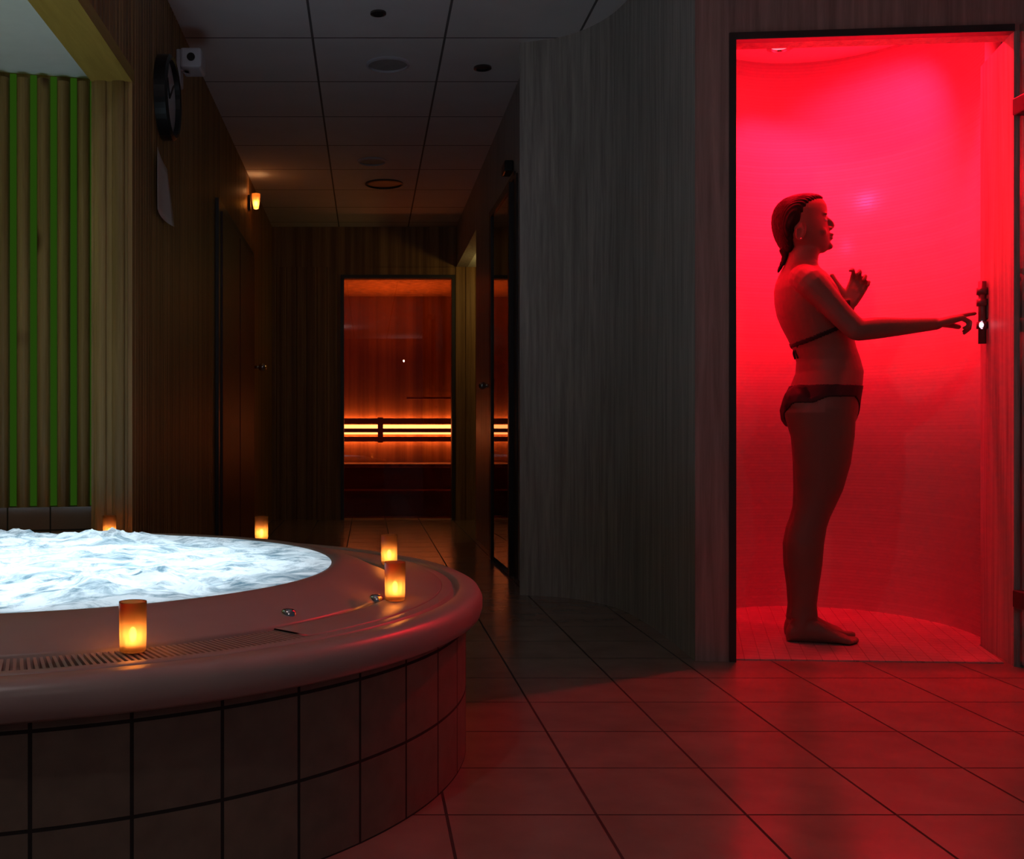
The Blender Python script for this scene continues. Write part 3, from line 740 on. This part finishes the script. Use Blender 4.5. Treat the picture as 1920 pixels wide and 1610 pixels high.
def shell(name, test, off, mat, smooth=True):
    """a garment: body faces inside a region, lifted off the skin"""
    b_ = bmesh.new(); b_.from_mesh(body_me); b_.normal_update()
    kill = [f for f in b_.faces if not test(f.calc_center_median(), f.normal)]
    bmesh.ops.delete(b_, geom=kill, context='FACES')
    for v in b_.verts: v.co += v.normal*off
    b_.normal_update()
    o_ = obj(name, b_, mat, person, smooth)
    so_ = o_.modifiers.new('s', 'SOLIDIFY'); so_.thickness = off*1.2; so_.offset = -1
    return o_
def in_bottom(p, n_):
    l_ = abs(p.y); z = p.z
    if z > .936-.02*(p.x > .05)*0 or z < .74: return False
    if z > .936+(-.10)*(p.x+.08)*.6+.01: return False
    side = min(1, l_/.135)
    zb = .77+.122*side**.7
    if p.x < -.02: zb -= .035*min(1,(-.02-p.x)/.05)*min(1,1.2-side*.6)
    return z > zb and l_ < .20
shell('bikini_bottom', in_bottom, .0035, m_fabric)
tz = lambda py: CH-(py-CY)*Y0/F
def in_top(p, n_):
    if p.z < 1.05 or p.z > 1.30 or abs(p.y) > .145 or p.x > .12: return False
    band = 1.088+(p.x+.10)*.42
    if abs(p.z-band) < .0075 and p.x < .03: return True
    if p.x > .025 and 1.135 < p.z < 1.26:
        w_ = .072*(1-max(0,(p.z-1.15))/.13)
        return abs(abs(p.y)-.068) < w_ and p.x > .02
    return False
shell('bikini_top', in_top, .003, m_fabric)
kn = to_local(1500,650,0); kn.x -= .006
bm = NB()
ball(bm, kn, (.012,.014,.010))
for sg in (-1,1):
    tube(bm, rbez([kn, kn+Vector((-.012,sg*.028,.018)), kn+Vector((-.016,sg*.046,.002)), kn+Vector((-.008,sg*.026,-.010)), kn]), .0035, 8)
    tube(bm, rbez([kn, kn+Vector((-.014,sg*.012,-.022)), kn+Vector((-.006,sg*.020,-.048))]), .0035, 8)
obj('tie_bow', bm, m_fabric, person, True)
# hair combed back, wet, in a short tail
bm = NB()
Hr = [(366.5,1500,1520,.018),(369,1488,1531,.040),(374,1475,1537,.056),(382,1465,1534,.068),(392,1458,1524,.0775),(404,1454,1517,.0815),(414,1453,1514,.0825),(424,1453,1508,.0815),
      (434,1454,1494,.0765),(446,1457,1488,.068),(458,1462,1486,.057),(468,1467,1486,.046),(476,1472,1485,.030)]
loft(bm, Hr, seg=40, egg=.16, hair=True)
tube(bm, rbez([to_local(1470,468,0), to_local(1472,484,0), to_local(1467,500,0)+Vector((-.004,0,0)), to_local(1461,514,0)+Vector((-.006,0,0))]), [.020,.018,.016,.014,.012,.011,.010,.009,.008,.007,.006,.005,.003], 12)
bmesh.ops.recalc_face_normals(bm, faces=bm.faces[:])
hm = bpy.data.meshes.new('hair_raw'); bm.to_mesh(hm); bm.free()
hm = remeshed(hm, .004, 3); hm.materials.clear(); hm.materials.append(m_hair)
for v in hm.vertices:       # comb lines
    v.co += v.normal*.0012*math.sin(v.co.y*900+v.co.z*160)
for p in hm.polygons: p.use_smooth = True
hr = bpy.data.objects.new('hair', hm); C.objects.link(hr); hr.parent = person
for sg in (-1,1):
    bm = NB(); ball(bm, to_local(1547.5,415,sg*.030), (.0075,.010,.0050)); obj('eye', bm, m_whitep, person, True)
    bm = NB(); ball(bm, to_local(1502,449,sg*.084), .0038); obj('earring', bm, m_chrome, person, True)
